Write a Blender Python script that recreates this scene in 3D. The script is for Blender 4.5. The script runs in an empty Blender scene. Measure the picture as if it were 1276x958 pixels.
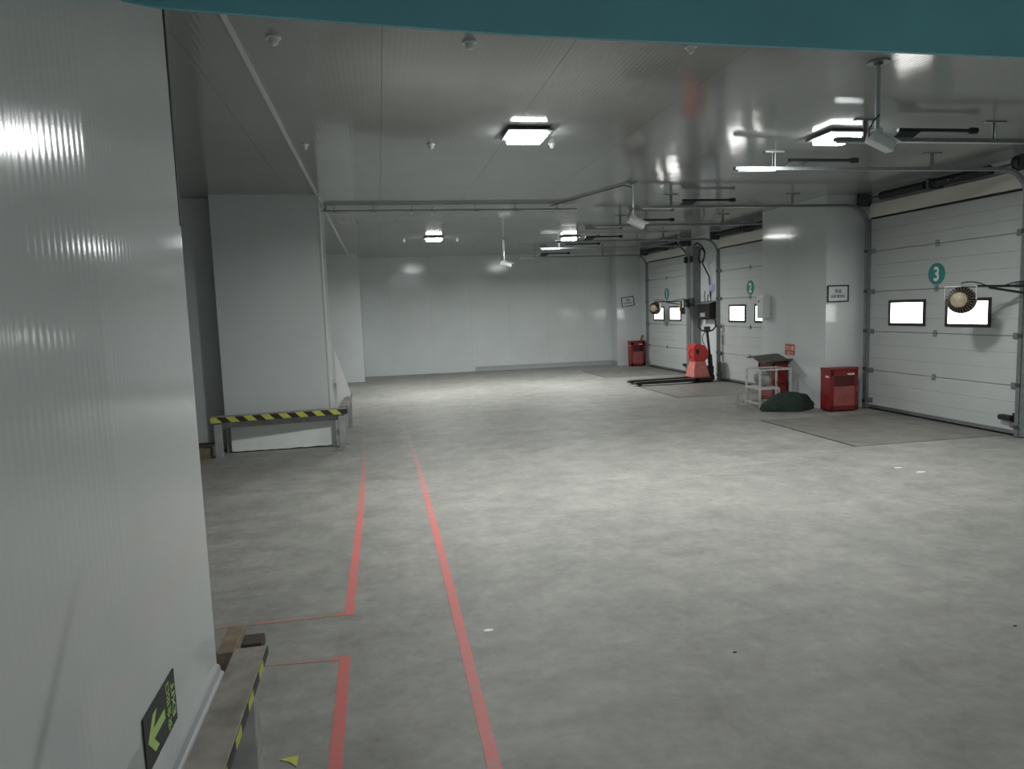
import bpy, bmesh, math, random
from mathutils import Vector, Matrix, Euler, noise
random.seed(7)
S = bpy.context.scene
C = S.collection
PI = math.pi

# ------------------------------------------------------------------ camera, world, exposure
cam = bpy.data.cameras.new('camera')
cam.sensor_fit = 'HORIZONTAL'; cam.sensor_width = 36.0; cam.lens = 36.0 * 880.0 / 1276.0
cam.clip_start = 0.05; cam.clip_end = 200
camo = bpy.data.objects.new('camera', cam); C.objects.link(camo)
RIGHT = Vector((0.98228948, -0.18412874, -0.03469837))
DOWN = Vector((-0.05319554, -0.0964885, -0.99391157))
FWD = Vector((0.17965969, 0.97815468, -0.10457447))
m = Matrix.Identity(4)
for i in range(3):
    m[i][0] = RIGHT[i]; m[i][1] = -DOWN[i]; m[i][2] = -FWD[i]
m[0][3], m[1][3], m[2][3] = 0.0, 0.0, 1.7
camo.matrix_world = m
S.camera = camo
S.view_settings.view_transform = 'Standard'
S.view_settings.look = 'None'
S.view_settings.gamma = 1.0
S.view_settings.exposure = -0.12
S.view_settings.use_curve_mapping = False
w = bpy.data.worlds.new('world'); S.world = w; w.use_nodes = True
w.node_tree.nodes['Background'].inputs[0].default_value = (0.6, 0.68, 0.72, 1)
w.node_tree.nodes['Background'].inputs[1].default_value = 0.3
LAMP = 50.0          # radiance of the lamp diffusers
BEAM = 100.0         # watts thrown downward by each lamp's lens
SPREAD = 168         # degrees, lens cut-off
WINDOW = 6.5         # daylight behind the door panes

# ------------------------------------------------------------------ room measures (metres)
XW = 7.40            # dock door wall
XL = -0.84           # near left wall
YB = 19.95           # end wall
YF = -5.0            # wall behind the camera
ZC = 3.26            # ceiling

# ------------------------------------------------------------------ materials
M = {}
def mat(name, col, rough=0.5, metal=0.0, spec=0.5, emit=None, estr=0.0, noise_amt=0.0, nscale=8.0, bump=0.0, bscale=60.0):
    a = bpy.data.materials.new(name); a.use_nodes = True
    nt = a.node_tree; b = nt.nodes['Principled BSDF']
    b.inputs['Base Color'].default_value = (*col, 1); b.inputs['Roughness'].default_value = rough
    b.inputs['Metallic'].default_value = metal; b.inputs['Specular IOR Level'].default_value = spec
    if emit:
        b.inputs['Emission Color'].default_value = (*emit, 1); b.inputs['Emission Strength'].default_value = estr
    if noise_amt > 0 or bump > 0:
        tc = nt.nodes.new('ShaderNodeTexCoord')
    if noise_amt > 0:
        n = nt.nodes.new('ShaderNodeTexNoise'); n.inputs['Scale'].default_value = nscale; n.inputs['Detail'].default_value = 5
        nt.links.new(tc.outputs['Object'], n.inputs['Vector'])
        r = nt.nodes.new('ShaderNodeMapRange'); r.inputs[1].default_value = .3; r.inputs[2].default_value = .7
        r.inputs[3].default_value = 1 - noise_amt; r.inputs[4].default_value = 1 + noise_amt
        nt.links.new(n.outputs['Fac'], r.inputs[0])
        mx = nt.nodes.new('ShaderNodeVectorMath'); mx.operation = 'SCALE'; mx.inputs[0].default_value = col
        nt.links.new(r.outputs[0], mx.inputs['Scale']); nt.links.new(mx.outputs[0], b.inputs['Base Color'])
    if bump > 0:
        n2 = nt.nodes.new('ShaderNodeTexNoise'); n2.inputs['Scale'].default_value = bscale; n2.inputs['Detail'].default_value = 3
        nt.links.new(tc.outputs['Object'], n2.inputs['Vector'])
        bp = nt.nodes.new('ShaderNodeBump'); bp.inputs['Strength'].default_value = bump; bp.inputs['Distance'].default_value = .01
        nt.links.new(n2.outputs['Fac'], bp.inputs['Height']); nt.links.new(bp.outputs[0], b.inputs['Normal'])
    M[name] = a
    return a

def ribbed(name, col, rough, axis, period, depth, marks=False, wob=0.0):
    """coated sandwich panel: fine rolled ribs across `axis`, faint dirt"""
    a = mat(name, col, rough)
    nt = a.node_tree; b = nt.nodes['Principled BSDF']; L = nt.links
    g = nt.nodes.new('ShaderNodeNewGeometry'); sp = nt.nodes.new('ShaderNodeSeparateXYZ'); L.new(g.outputs['Position'], sp.inputs[0])
    ml = nt.nodes.new('ShaderNodeMath'); ml.operation = 'MULTIPLY'; ml.inputs[1].default_value = 2 * PI / period
    L.new(sp.outputs[axis], ml.inputs[0])
    sn = nt.nodes.new('ShaderNodeMath'); sn.operation = 'SINE'; L.new(ml.outputs[0], sn.inputs[0])
    bp = nt.nodes.new('ShaderNodeBump'); bp.inputs['Strength'].default_value = 1.0; bp.inputs['Distance'].default_value = depth
    L.new(sn.outputs[0], bp.inputs['Height'])
    nz = nt.nodes.new('ShaderNodeTexNoise'); nz.inputs['Scale'].default_value = 1.3; nz.inputs['Detail'].default_value = 2
    L.new(g.outputs['Position'], nz.inputs['Vector'])
    b2 = nt.nodes.new('ShaderNodeBump'); b2.inputs['Strength'].default_value = 1.0; b2.inputs['Distance'].default_value = .004 + wob
    L.new(nz.outputs['Fac'], b2.inputs['Height']); L.new(bp.outputs[0], b2.inputs['Normal']); L.new(b2.outputs[0], b.inputs['Normal'])
    nd = nt.nodes.new('ShaderNodeTexNoise'); nd.inputs['Scale'].default_value = .9; nd.inputs['Detail'].default_value = 6; nd.inputs['Roughness'].default_value = .6
    L.new(g.outputs['Position'], nd.inputs['Vector'])
    r = nt.nodes.new('ShaderNodeMapRange'); r.inputs[1].default_value = .3; r.inputs[2].default_value = .7
    r.inputs[3].default_value = .93; r.inputs[4].default_value = 1.03
    L.new(nd.outputs['Fac'], r.inputs[0])
    last = r.outputs[0]
    if marks:
        # long grey scuff and a pale scratch low on the near left wall (own shapes, in wall coordinates)
        def mth(op, x, y=None, z=None):
            n = nt.nodes.new('ShaderNodeMath'); n.operation = op
            for k, v in enumerate((x, y, z)):
                if v is None: continue
                if isinstance(v, (int, float)): n.inputs[k].default_value = v
                else: L.new(v, n.inputs[k])
            return n.outputs[0]
        y, z = sp.outputs[1], sp.outputs[2]
        c = mth('ADD', mth('MULTIPLY_ADD', z, .84, 1.08), mth('MULTIPLY', nd.outputs['Fac'], .06))
        dd = mth('DIVIDE', mth('SUBTRACT', y, c), .030)
        gs = mth('POWER', 2.718, mth('MULTIPLY', mth('MULTIPLY', dd, dd), -1.0))
        fade = mth('SMOOTH_MIN', 1.0, mth('MAXIMUM', mth('SUBTRACT', 1.0, mth('ABSOLUTE', mth('DIVIDE', mth('SUBTRACT', z, .74), .36))), 0), .1)
        last = mth('MULTIPLY', last, mth('SUBTRACT', 1.0, mth('MULTIPLY', mth('MULTIPLY', gs, fade), .30)))
    sc = nt.nodes.new('ShaderNodeVectorMath'); sc.operation = 'SCALE'; sc.inputs[0].default_value = col
    L.new(last, sc.inputs['Scale']); L.new(sc.outputs[0], b.inputs['Base Color'])
    return a

PANEL = (.62, .66, .66)
ribbed('panel_along_x', PANEL, .1, 0, .035, .00012)
ribbed('panel_along_y', PANEL, .1, 1, .035, .00012)
ribbed('panel_near', PANEL, .11, 1, .035, .00012, marks=True)
ribbed('ceiling_panel', (.31, .325, .322), .08, 0, .035, .00010)
ribbed('door_skin', (.50, .525, .52), .38, 2, .05, .0002)
mat('joint_dark', (.07, .075, .075), .8)
mat('joint_grey', (.33, .345, .34), .5)
mat('trim_white', (.66, .69, .68), .35)
mat('skirting', (.36, .38, .385), .4)
mat('cream', (.74, .72, .66), .5)
mat('seal_black', (.012, .012, .013), .7)
mat('galv', (.30, .32, .32), .38, .75, noise_amt=.15, nscale=30)
mat('galv_dark', (.10, .11, .115), .45, .6, noise_amt=.2, nscale=30)
mat('steel_bright', (.62, .64, .64), .3, .8)
mat('post_grey', (.24, .255, .255), .5, .3, noise_amt=.1, nscale=6)
mat('black_metal', (.02, .02, .022), .4)
mat('frame_black', (.018, .018, .02), .45)
mat('teal', (.17, .50, .58), .5, noise_amt=.08, nscale=2)
mat('teal_disc', (.02, .23, .22), .4)
mat('paint_white', (.80, .82, .80), .5)
mat('paper_white', (.9, .91, .9), .6)
mat('board_white', (.82, .85, .84), .6, noise_amt=.05, nscale=5)
mat('pane', (.8, .8, .8), .1, emit=(1.0, .99, .95), estr=WINDOW)
mat('diffuser', (.9, .9, .9), .4, emit=(.98, 1.0, .99), estr=LAMP)
mat('lamp_housing', (.22, .23, .23), .45, .5)
mat('red_box', (.19, .016, .018), .38, noise_amt=.15, nscale=6)
mat('red_side', (.25, .018, .018), .4, noise_amt=.15, nscale=6)
mat('red_faded', (.28, .075, .07), .5, noise_amt=.2, nscale=7)
mat('red_dark', (.07, .012, .012), .15)
mat('red_plastic', (.52, .04, .035), .4)
mat('pink_plastic', (.60, .19, .16), .55, noise_amt=.2, nscale=10)
mat('green_net', (.014, .030, .022), .85, noise_amt=.35, nscale=30, bump=.9, bscale=70)
mat('cardboard', (.10, .095, .075), .8, noise_amt=.2, nscale=8)
mat('wood', (.20, .155, .11), .8, noise_amt=.35, nscale=12)
mat('recess_dark', (.055, .045, .036), .85, noise_amt=.35, nscale=12)
mat('guard_dirty', (.31, .29, .255), .65, .1, noise_amt=.35, nscale=9, bump=.15, bscale=30)
mat('guard_grey', (.34, .35, .34), .5, .2, noise_amt=.2, nscale=9)
mat('tape_yellow', (.52, .53, .10), .5, noise_amt=.12, nscale=25)
mat('tape_black', (.025, .026, .024), .5)
mat('sign_black', (.012, .02, .016), .4)
mat('sign_green', (.48, .70, .22), .5)
mat('sign_face', (.62, .65, .65), .3)
mat('ink', (.04, .045, .05), .6)
mat('sign_red', (.48, .05, .055), .45)
mat('sign_pink', (.75, .60, .58), .45)
mat('cctv_white', (.78, .80, .80), .35)
mat('glass_dark', (.01, .01, .012), .08)
mat('tan', (.36, .31, .21), .5, noise_amt=.2, nscale=20)
mat('fin_brown', (.12, .075, .06), .5, .3)
mat('lavender', (.42, .42, .72), .25)
mat('rubber', (.015, .015, .015), .7)
mat('truck_dark', (.028, .024, .022), .5, .3, noise_amt=.3, nscale=15)
mat('plate_steel', (.19, .186, .168), .5, .0, noise_amt=.2, nscale=4)
mat('pipe_grey', (.5, .52, .52), .35, .3)
mat('stand_paint', (.52, .54, .52), .5, noise_amt=.2, nscale=12)
mat('wire_grey', (.45, .45, .43), .5)
mat('plastic_white', (.75, .77, .76), .35)

def floor_colour(nt):
    L = nt.links
    g = nt.nodes.new('ShaderNodeNewGeometry')
    def nz(scale, det, rough=.6, stretch=None):
        n = nt.nodes.new('ShaderNodeTexNoise'); n.inputs['Scale'].default_value = scale; n.inputs['Detail'].default_value = det; n.inputs['Roughness'].default_value = rough
        if stretch:
            mp = nt.nodes.new('ShaderNodeMapping'); mp.inputs['Scale'].default_value = stretch; mp.inputs['Rotation'].default_value = (0, 0, .35)
            L.new(g.outputs['Position'], mp.inputs[0]); L.new(mp.outputs[0], n.inputs['Vector'])
        else: L.new(g.outputs['Position'], n.inputs['Vector'])
        return n.outputs['Fac']
    a = nz(.55, 5); b = nz(3.2, 8, .68); c = nz(1.6, 8, .72, (.8, 4.2, 1)); d = nz(14, 6, .7)
    def mth(op, x, y):
        n = nt.nodes.new('ShaderNodeMath'); n.operation = op
        for k, v in enumerate((x, y)):
            if isinstance(v, (int, float)): n.inputs[k].default_value = v
            else: L.new(v, n.inputs[k])
        return n.outputs[0]
    s = mth('ADD', mth('ADD', mth('MULTIPLY', a, .26), mth('MULTIPLY', b, .33)), mth('ADD', mth('MULTIPLY', c, .22), mth('MULTIPLY', d, .19)))
    rp = nt.nodes.new('ShaderNodeValToRGB'); L.new(s, rp.inputs[0])
    e = rp.color_ramp.elements
    e[0].position = .36; e[0].color = (.150, .150, .134, 1)
    e[1].position = .66; e[1].color = (.40, .395, .355, 1)
    k = rp.color_ramp.elements.new(.5); k.color = (.262, .263, .242, 1)
    return g, rp.outputs[0], b, c, d

def floor_material():
    a = mat('concrete', (.3, .3, .28), .5); nt = a.node_tree; bs = nt.nodes['Principled BSDF']; L = nt.links
    g, col, n1, n2, n3 = floor_colour(nt)
    L.new(col, bs.inputs['Base Color'])
    r = nt.nodes.new('ShaderNodeMapRange'); r.inputs[1].default_value = .3; r.inputs[2].default_value = .7; r.inputs[3].default_value = .5; r.inputs[4].default_value = .72
    L.new(n2, r.inputs[0]); L.new(r.outputs[0], bs.inputs['Roughness'])
    bp = nt.nodes.new('ShaderNodeBump'); bp.inputs['Strength'].default_value = .12; bp.inputs['Distance'].default_value = .01
    L.new(n3, bp.inputs['Height']); L.new(bp.outputs[0], bs.inputs['Normal'])
floor_material()

def paint_material():
    a = mat('red_paint', (.5, .1, .09), .55); nt = a.node_tree; bs = nt.nodes['Principled BSDF']; L = nt.links
    g, col, n1, n2, n3 = floor_colour(nt)
    sp = nt.nodes.new('ShaderNodeSeparateXYZ'); L.new(g.outputs['Position'], sp.inputs[0])
    # traffic has worn the far stretch of the paint away
    wr = nt.nodes.new('ShaderNodeMapRange'); wr.inputs[1].default_value = 5.5; wr.inputs[2].default_value = 10.5; wr.inputs[3].default_value = .22; wr.inputs[4].default_value = .60
    L.new(sp.outputs[1], wr.inputs[0])
    nz = nt.nodes.new('ShaderNodeTexNoise'); nz.inputs['Scale'].default_value = 22; nz.inputs['Detail'].default_value = 6; nz.inputs['Roughness'].default_value = .7
    L.new(g.outputs['Position'], nz.inputs['Vector'])
    su = nt.nodes.new('ShaderNodeMath'); su.operation = 'SUBTRACT'; L.new(nz.outputs['Fac'], su.inputs[0])
    wx = nt.nodes.new('ShaderNodeMapRange'); wx.inputs[1].default_value = -.30; wx.inputs[2].default_value = -.36; wx.inputs[3].default_value = 0; wx.inputs[4].default_value = .24
    L.new(sp.outputs[0], wx.inputs[0])
    ad = nt.nodes.new('ShaderNodeMath'); ad.operation = 'ADD'; L.new(wr.outputs[0], ad.inputs[0]); L.new(wx.outputs[0], ad.inputs[1]); L.new(ad.outputs[0], su.inputs[1])
    st = nt.nodes.new('ShaderNodeMapRange'); st.inputs[1].default_value = -.02; st.inputs[2].default_value = .30
    L.new(su.outputs[0], st.inputs[0])
    mx = nt.nodes.new('ShaderNodeMix'); mx.data_type = 'RGBA'
    L.new(st.outputs[0], mx.inputs[0]); L.new(col, mx.inputs[6]); mx.inputs[7].default_value = (.64, .15, .135, 1)
    L.new(mx.outputs[2], bs.inputs['Base Color'])
paint_material()

# ------------------------------------------------------------------ mesh helpers
class MB:
    def __init__(self): self.bm = bmesh.new()
    def box(self, x0, x1, y0, y1, z0, z1, bev=0.0, mtx=None):
        r = bmesh.ops.create_cube(self.bm, size=1.0)
        vs = r['verts']
        bmesh.ops.scale(self.bm, verts=vs, vec=(abs(x1 - x0), abs(y1 - y0), abs(z1 - z0)))
        bmesh.ops.translate(self.bm, verts=vs, vec=((x0 + x1) / 2, (y0 + y1) / 2, (z0 + z1) / 2))
        if bev > 0:
            es = list({e for v in vs for e in v.link_edges})
            rb = bmesh.ops.bevel(self.bm, geom=es, offset=bev, segments=2, affect='EDGES', profile=.5)
            vs = list({v for f in rb['faces'] for v in f.verts} | {v for v in vs if v.is_valid})
        if mtx is not None: bmesh.ops.transform(self.bm, matrix=mtx, verts=vs)
        return self
    def cyl(self, p0, p1, r0, r1=None, seg=16, caps=True):
        p0 = Vector(p0); p1 = Vector(p1); d = p1 - p0
        if r1 is None: r1 = r0
        r = bmesh.ops.create_cone(self.bm, cap_ends=caps, segments=seg, radius1=r0, radius2=r1, depth=d.length)
        q = Vector((0, 0, 1)).rotation_difference(d.normalized()).to_matrix().to_4x4()
        bmesh.ops.transform(self.bm, matrix=Matrix.Translation((p0 + p1) / 2) @ q, verts=r['verts'])
        return self
    def tube(self, pts, r, seg=8, closed=False):
        pts = [Vector(p) for p in pts]; n = len(pts); rings = []
        up = Vector((0, 0, 1)); prev = None
        for i, p in enumerate(pts):
            if closed: t = pts[(i + 1) % n] - pts[i - 1]
            else: t = pts[min(i + 1, n - 1)] - pts[max(i - 1, 0)]
            t.normalize()
            if prev is None:
                a = t.cross(up)
                if a.length < .1: a = t.cross(Vector((1, 0, 0)))
            else: a = prev - t * prev.dot(t)
            a.normalize(); prev = a.copy(); b = t.cross(a)
            rings.append([self.bm.verts.new(p + (a * math.cos(2 * PI * k / seg) + b * math.sin(2 * PI * k / seg)) * r) for k in range(seg)])
        rng = range(n if closed else n - 1)
        for i in rng:
            A, B = rings[i], rings[(i + 1) % n]
            for k in range(seg): self.bm.faces.new((A[k], A[(k + 1) % seg], B[(k + 1) % seg], B[k]))
        if not closed:
            self.bm.faces.new(rings[0][::-1]); self.bm.faces.new(rings[-1])
        return self
    def sweep(self, pts, w, h, side=Vector((0, 1, 0))):
        """rectangular bar w (along side) x h along a planar path"""
        pts = [Vector(p) for p in pts]; n = len(pts); rings = []
        for i, p in enumerate(pts):
            t = (pts[min(i + 1, n - 1)] - pts[max(i - 1, 0)]).normalized(); b = t.cross(side).normalized()
            rings.append([self.bm.verts.new(p + side * sx * w / 2 + b * sb * h / 2) for sx, sb in ((-1, -1), (1, -1), (1, 1), (-1, 1))])
        for i in range(n - 1):
            for k in range(4): self.bm.faces.new((rings[i][k], rings[i][(k + 1) % 4], rings[i + 1][(k + 1) % 4], rings[i + 1][k]))
        self.bm.faces.new(rings[0][::-1]); self.bm.faces.new(rings[-1])
        return self
    def prism(self, poly, d0, d1, axis='x'):
        """extrude polygon given in the two other axes from d0 to d1"""
        def P(a, b, d): return {'x': (d, a, b), 'y': (a, d, b), 'z': (a, b, d)}[axis]
        A = [self.bm.verts.new(P(a, b, d0)) for a, b in poly]; B = [self.bm.verts.new(P(a, b, d1)) for a, b in poly]
        n = len(poly)
        self.bm.faces.new(A[::-1]); self.bm.faces.new(B)
        for i in range(n): self.bm.faces.new((A[i], A[(i + 1) % n], B[(i + 1) % n], B[i]))
        return self
    def lathe(self, prof, seg=24, mtx=None):
        rings = []; new = []
        for r, z in prof:
            if r < 1e-6: ring = [self.bm.verts.new((0, 0, z))]
            else: ring = [self.bm.verts.new((r * math.cos(2 * PI * k / seg), r * math.sin(2 * PI * k / seg), z)) for k in range(seg)]
            rings.append(ring); new += ring
        for A, B in zip(rings[:-1], rings[1:]):
            for k in range(seg):
                k2 = (k + 1) % seg
                if len(A) == 1 and len(B) == 1: continue
                if len(A) == 1: self.bm.faces.new((A[0], B[k], B[k2]))
                elif len(B) == 1: self.bm.faces.new((A[k], B[0], A[k2]))
                else: self.bm.faces.new((A[k], B[k], B[k2], A[k2]))
        if mtx is not None: bmesh.ops.transform(self.bm, matrix=mtx, verts=new)
        return self
    def build(self, name, material, parent=None, smooth=False, loc=None):
        bmesh.ops.recalc_face_normals(self.bm, faces=self.bm.faces)
        me = bpy.data.meshes.new(name); self.bm.to_mesh(me); self.bm.free()
        if smooth:
            for p in me.polygons: p.use_smooth = True
            try: me.set_sharp_from_angle(angle=math.radians(40))
            except Exception: pass
        me.materials.append(M[material])
        o = bpy.data.objects.new(name, me); C.objects.link(o)
        if parent is not None: o.parent = parent
        if loc is not None: o.location = loc
        return o

def thing(name, label, cat, loc=(0, 0, 0), rotz=0.0, group=None):
    o = bpy.data.objects.new(name, None); C.objects.link(o); o.empty_display_size = .1
    o.location = loc; o.rotation_euler = (0, 0, rotz); o['label'] = label; o['category'] = cat
    if group: o['group'] = group
    return o
def tag(o, label, cat, group=None):
    o['label'] = label; o['category'] = cat
    if group: o['group'] = group
    return o
def struct(o, label=None):
    o['kind'] = 'structure'
    if label: o['label'] = label
    return o
def copy_tree(o, parent=None):
    c = o.copy(); C.objects.link(c)
    if parent is not None: c.parent = parent
    for ch in o.children: copy_tree(ch, c)
    return c
def lettering(name, txt, size, material, parent, mtx, extr=.001, bold=0.0, sx=1.0):
    cu = bpy.data.curves.new(name, 'FONT'); cu.body = txt; cu.size = size; cu.extrude = extr; cu.align_x = 'CENTER'; cu.align_y = 'CENTER'
    cu.offset = bold; cu.resolution_u = 3
    t = bpy.data.objects.new(name, cu); C.objects.link(t)
    dg = bpy.context.evaluated_depsgraph_get()
    me = bpy.data.meshes.new_from_object(t.evaluated_get(dg))
    bpy.data.objects.remove(t); bpy.data.curves.remove(cu)
    xs = [v.co.x for v in me.vertices]; ys = [v.co.y for v in me.vertices]
    if xs: me.transform(Matrix.Translation((-(min(xs) + max(xs)) / 2, -(min(ys) + max(ys)) / 2, 0)))
    me.transform(mtx @ Matrix.Diagonal((sx, 1, 1, 1)))
    me.materials.clear(); me.materials.append(M[material])
    o = bpy.data.objects.new(name, me); C.objects.link(o); o.parent = parent
    return o
def frame_mtx(right, up, origin):
    r = Vector(right); u = Vector(up); n = r.cross(u); mm = Matrix.Identity(4)
    for i in range(3): mm[i][0] = r[i]; mm[i][1] = u[i]; mm[i][2] = n[i]; mm[i][3] = origin[i]
    return mm

# ------------------------------------------------------------------ setting: floor, ceiling, walls
fl = struct(MB().box(-7, XW + .2, YF - .2, YB + .2, -.12, 0).build('floor', 'concrete'), 'worn grey concrete warehouse floor')

ce = struct(MB().box(-7, XW + .2, YF - .2, YB + .2, ZC + .012, ZC + .15).build('ceiling', 'joint_grey'), 'glossy grey panelled ceiling')
def panel_run(parent, mname, axis, a0, a1, first, step, fixed, thick, z0, z1, gap=.0012):
    """panels standing on a wall; axis = running axis ('x' or 'y'); fixed/thick = face plane and depth"""
    cuts = [a0]; c = first
    while c < a1 - .08:
        if c > a0 + .08: cuts.append(c)
        c += step
    cuts.append(a1)
    for p, q in zip(cuts[:-1], cuts[1:]):
        b = MB()
        if axis == 'x': b.box(p + gap, q - gap, fixed, fixed + thick, z0, z1)
        else: b.box(fixed, fixed + thick, p + gap, q - gap, z0, z1)
        b.build('panel', mname, parent)
# ceiling panels run along Y
cuts = [-7 + .0]
c = 1.22 - 1.12 * 7
xs = [-7.0] + [1.22 + 1.12 * k for k in range(-7, 6)] + [XW + .2]
for p, q in zip(xs[:-1], xs[1:]):
    for y0, y1 in ((YF - .2, 2.83), (2.83, 10.55), (10.55, YB + .2)):
        MB().box(p + .001, q - .001, y0 + .001, y1 - .001, ZC, ZC + .012).build('panel', 'ceiling_panel', ce)

# end wall
wb = struct(MB().box(-2.2, XW + .2, YB + .012, YB + .2, 0, ZC).build('wall_back', 'joint_grey'), 'grey-white panelled end wall')
panel_run(wb, 'panel_along_x', 'x', -.45, 6.70, 1.43 - 1.12 * 2, 1.12, YB, .012, 0, ZC)
struct(MB().prism([(YB, 0), (YB - .03, 0), (YB - .03, .03), (YB - .012, .06), (YB - .012, .12), (YB, .135)], 2.62, 6.70, 'x').build('baseboard_back', 'skirting'))
# pilaster, end wall left
pl = struct(MB().box(-2.2, -.47, 18.512, YB + .012, 0, ZC).build('wall_pilaster', 'joint_grey'), 'panelled pier in the far left corner')
MB().box(-2.2, -.45, 18.5, 18.512, 0, ZC).build('panel', 'panel_along_x', pl)
MB().box(-.47, -.45, 18.515, YB, 0, ZC).build('panel', 'panel_along_y', pl)
# pier, end wall right
pr = struct(MB().box(6.72, XW + .1, 19.462, YB + .012, 0, ZC).build('wall_corner_pier', 'joint_grey'), 'panelled pier in the far right corner')
MB().box(6.70, XW, 19.45, 19.462, 0, ZC).build('panel', 'panel_along_x', pr)
MB().box(6.70, 6.72, 19.465, YB, 0, ZC).build('panel', 'panel_along_y', pr)
struct(MB().prism([(6.70, 0), (6.685, 0), (6.685, .11), (6.70, .125)], 19.45, YB - .03, 'y').build('baseboard_pier', 'skirting'))

# dock door wall
wr = struct(MB().box(XW + .012, XW + .2, YF, YB, 0, ZC).build('wall_right', 'joint_grey'), 'panelled wall holding the dock doors')
panel_run(wr, 'panel_along_y', 'y', YF, 19.45, 5.9 - 1.12 * 9, 1.12, XW, .012, 0, ZC)
# pier between doors two and three
pm = struct(MB().box(6.745, XW + .01, 9.823, 11.64, 0, ZC).build('wall_pier', 'joint_grey'), 'grey panelled pier between the second and third dock doors')
MB().box(6.73, XW, 9.81, 9.822, 0, ZC).build('panel', 'panel_along_x', pm)
for p, q in ((9.823, 10.80), (10.803, 11.65)):
    MB().box(6.73, 6.744, p, q, 0, ZC).build('panel', 'panel_along_y', pm)
MB().box(6.745, XW, 11.641, 11.652, 0, ZC).build('panel', 'panel_along_x', pm)

# near left wall
wl = struct(MB().box(-1.2, XL - .012, YF, 3.38, 0, ZC).build('wall_left', 'joint_grey'), 'glossy ribbed panel wall at the left')
panel_run(wl, 'panel_near', 'y', YF, 3.39, 2.29 - 1.12 * 6, 1.12, XL - .012, .012, 0, ZC)
for o in wl.children:            # the middle near panel has been pushed slightly out of true
    ys = [v.co.y for v in o.data.vertices]
    if abs(max(ys) - 2.29) < .02:
        for v in o.data.vertices: v.co.x += (v.co.y - 1.17) * .027
MB().box(-1.2, XL - .001, 3.381, 3.393, 0, ZC).build('panel', 'panel_along_x', wl)
struct(MB().box(XL - .004, XL + .003, 3.376, 3.397, 2.12, ZC).build('trim_1', 'seal_black'), 'black seal strip down the wall corner')
struct(MB().prism([(XL, 0), (XL + .075, 0), (XL + .07, .012), (XL + .035, .035), (XL + .028, .05), (XL + .018, .055), (XL + .012, .085), (XL, .09)], YF, 3.39, 'y').build('baseboard_left', 'skirting'), 'coved grey skirting')
# passage to the left
wp = struct(MB().box(-7, -2.0, 9.78, 9.95, 0, ZC).build('wall_passage', 'panel_along_x'), 'set-back wall beside the column')
struct(MB().box(-7, -1.2, 3.2, 3.38, 0, ZC).build('wall_passage_near', 'panel_along_x'))
struct(MB().box(-7.1, -7, YF, YB, 0, ZC).build('wall_far_left', 'panel_along_y'))
struct(MB().box(-7, -2.2, 18.5, 18.7, 0, ZC).build('wall_side_bay', 'panel_along_x'))
struct(MB().box(-7, XW, YF - .15, YF, 0, ZC).build('wall_front', 'panel_along_x'))
# column with white kick panel
co = struct(MB().box(-2.0, -.70, 9.512, 10.38, 0, ZC).build('wall_column', 'joint_grey'), 'wide panelled column behind the hazard-striped guard')
MB().box(-2.01, -.69, 9.50, 9.512, .36, ZC).build('panel', 'panel_along_x', co)
MB().box(-.70, -.688, 9.514, 10.38, 0, ZC).build('panel', 'panel_along_y', co)
MB().box(-2.012, -2.0, 9.514, 9.78, 0, ZC).build('panel', 'panel_along_y', co)
MB().box(-.695, -.675, 9.49, 9.56, .02, ZC).build('corner_trim', 'trim_white', co)
b = MB()
pts = [(-1.945, .02)] + [(-1.945 + 1.31 * k / 22, .012 + .012 * random.random()) for k in range(1, 22)] + [(-.635, .02), (-.635, .40), (-1.945, .40)]
b.prism(pts, 9.455, 9.50, 'y'); kp = b.build('kick_panel', 'board_white', co)

# teal header beam across the bay
prof = [(XL, 2.84), (-.76, 2.825), (-.687, 2.817), (-.4, 2.805), (-.096, 2.793), (.575, 2.770), (1.1, 2.764), (1.67, 2.760), (2.916, 2.751), (5.0, 2.745), (XW, 2.745)]
struct(MB().prism(prof + [(XW, ZC), (XL, ZC)], 2.825, 2.845, 'y').build('trim_2', 'teal'), 'teal header beam across the top of the picture')

# ------------------------------------------------------------------ floor markings
def strip(name, pts, wd, label):
    b = MB(); L = []; R = []
    for i, (x, y) in enumerate(pts):
        t = Vector((pts[min(i + 1, len(pts) - 1)][0] - pts[max(i - 1, 0)][0], pts[min(i + 1, len(pts) - 1)][1] - pts[max(i - 1, 0)][1])).normalized()
        n = Vector((-t.y, t.x)) * wd / 2
        L.append(b.bm.verts.new((x + n.x, y + n.y, .0015))); R.append(b.bm.verts.new((x - n.x, y - n.y, .0015)))
    for i in range(len(pts) - 1): b.bm.faces.new((L[i], R[i], R[i + 1], L[i + 1]))
    r = bmesh.ops.extrude_face_region(b.bm, geom=list(b.bm.faces))
    bmesh.ops.translate(b.bm, verts=[v for v in r['geom'] if isinstance(v, bmesh.types.BMVert)], vec=(0, 0, -.0014))
    o = b.build(name, 'red_paint'); return tag(o, label, 'floor marking', 'red floor lines')
strip('floor_line', [(.325, 1.6), (.335, 2.5), (.344, 4.2), (.345, 6), (.345, 7.9), (.30, 10), (.262, 11.45), (.2, 15.7)], .053, 'long red painted line right of the other, running down the floor')
strip('floor_line', [(-.252, 1.6), (-.255, 2.6), (-.258, 3.50)], .053, 'short near piece of red line at the bottom of the picture')
strip('floor_line', [(-.258, 3.99), (-.26, 4.2), (-.25, 5.8), (-.255, 7.6), (-.30, 10.5), (-.371, 14.2)], .053, 'left red painted line running from the crossbar to the end wall')
strip('floor_line', [(-1.6, 4.03), (-.97, 4.016), (-.29, 4.017)], .04, 'farther thin red crossbar running left toward the wall')
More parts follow.
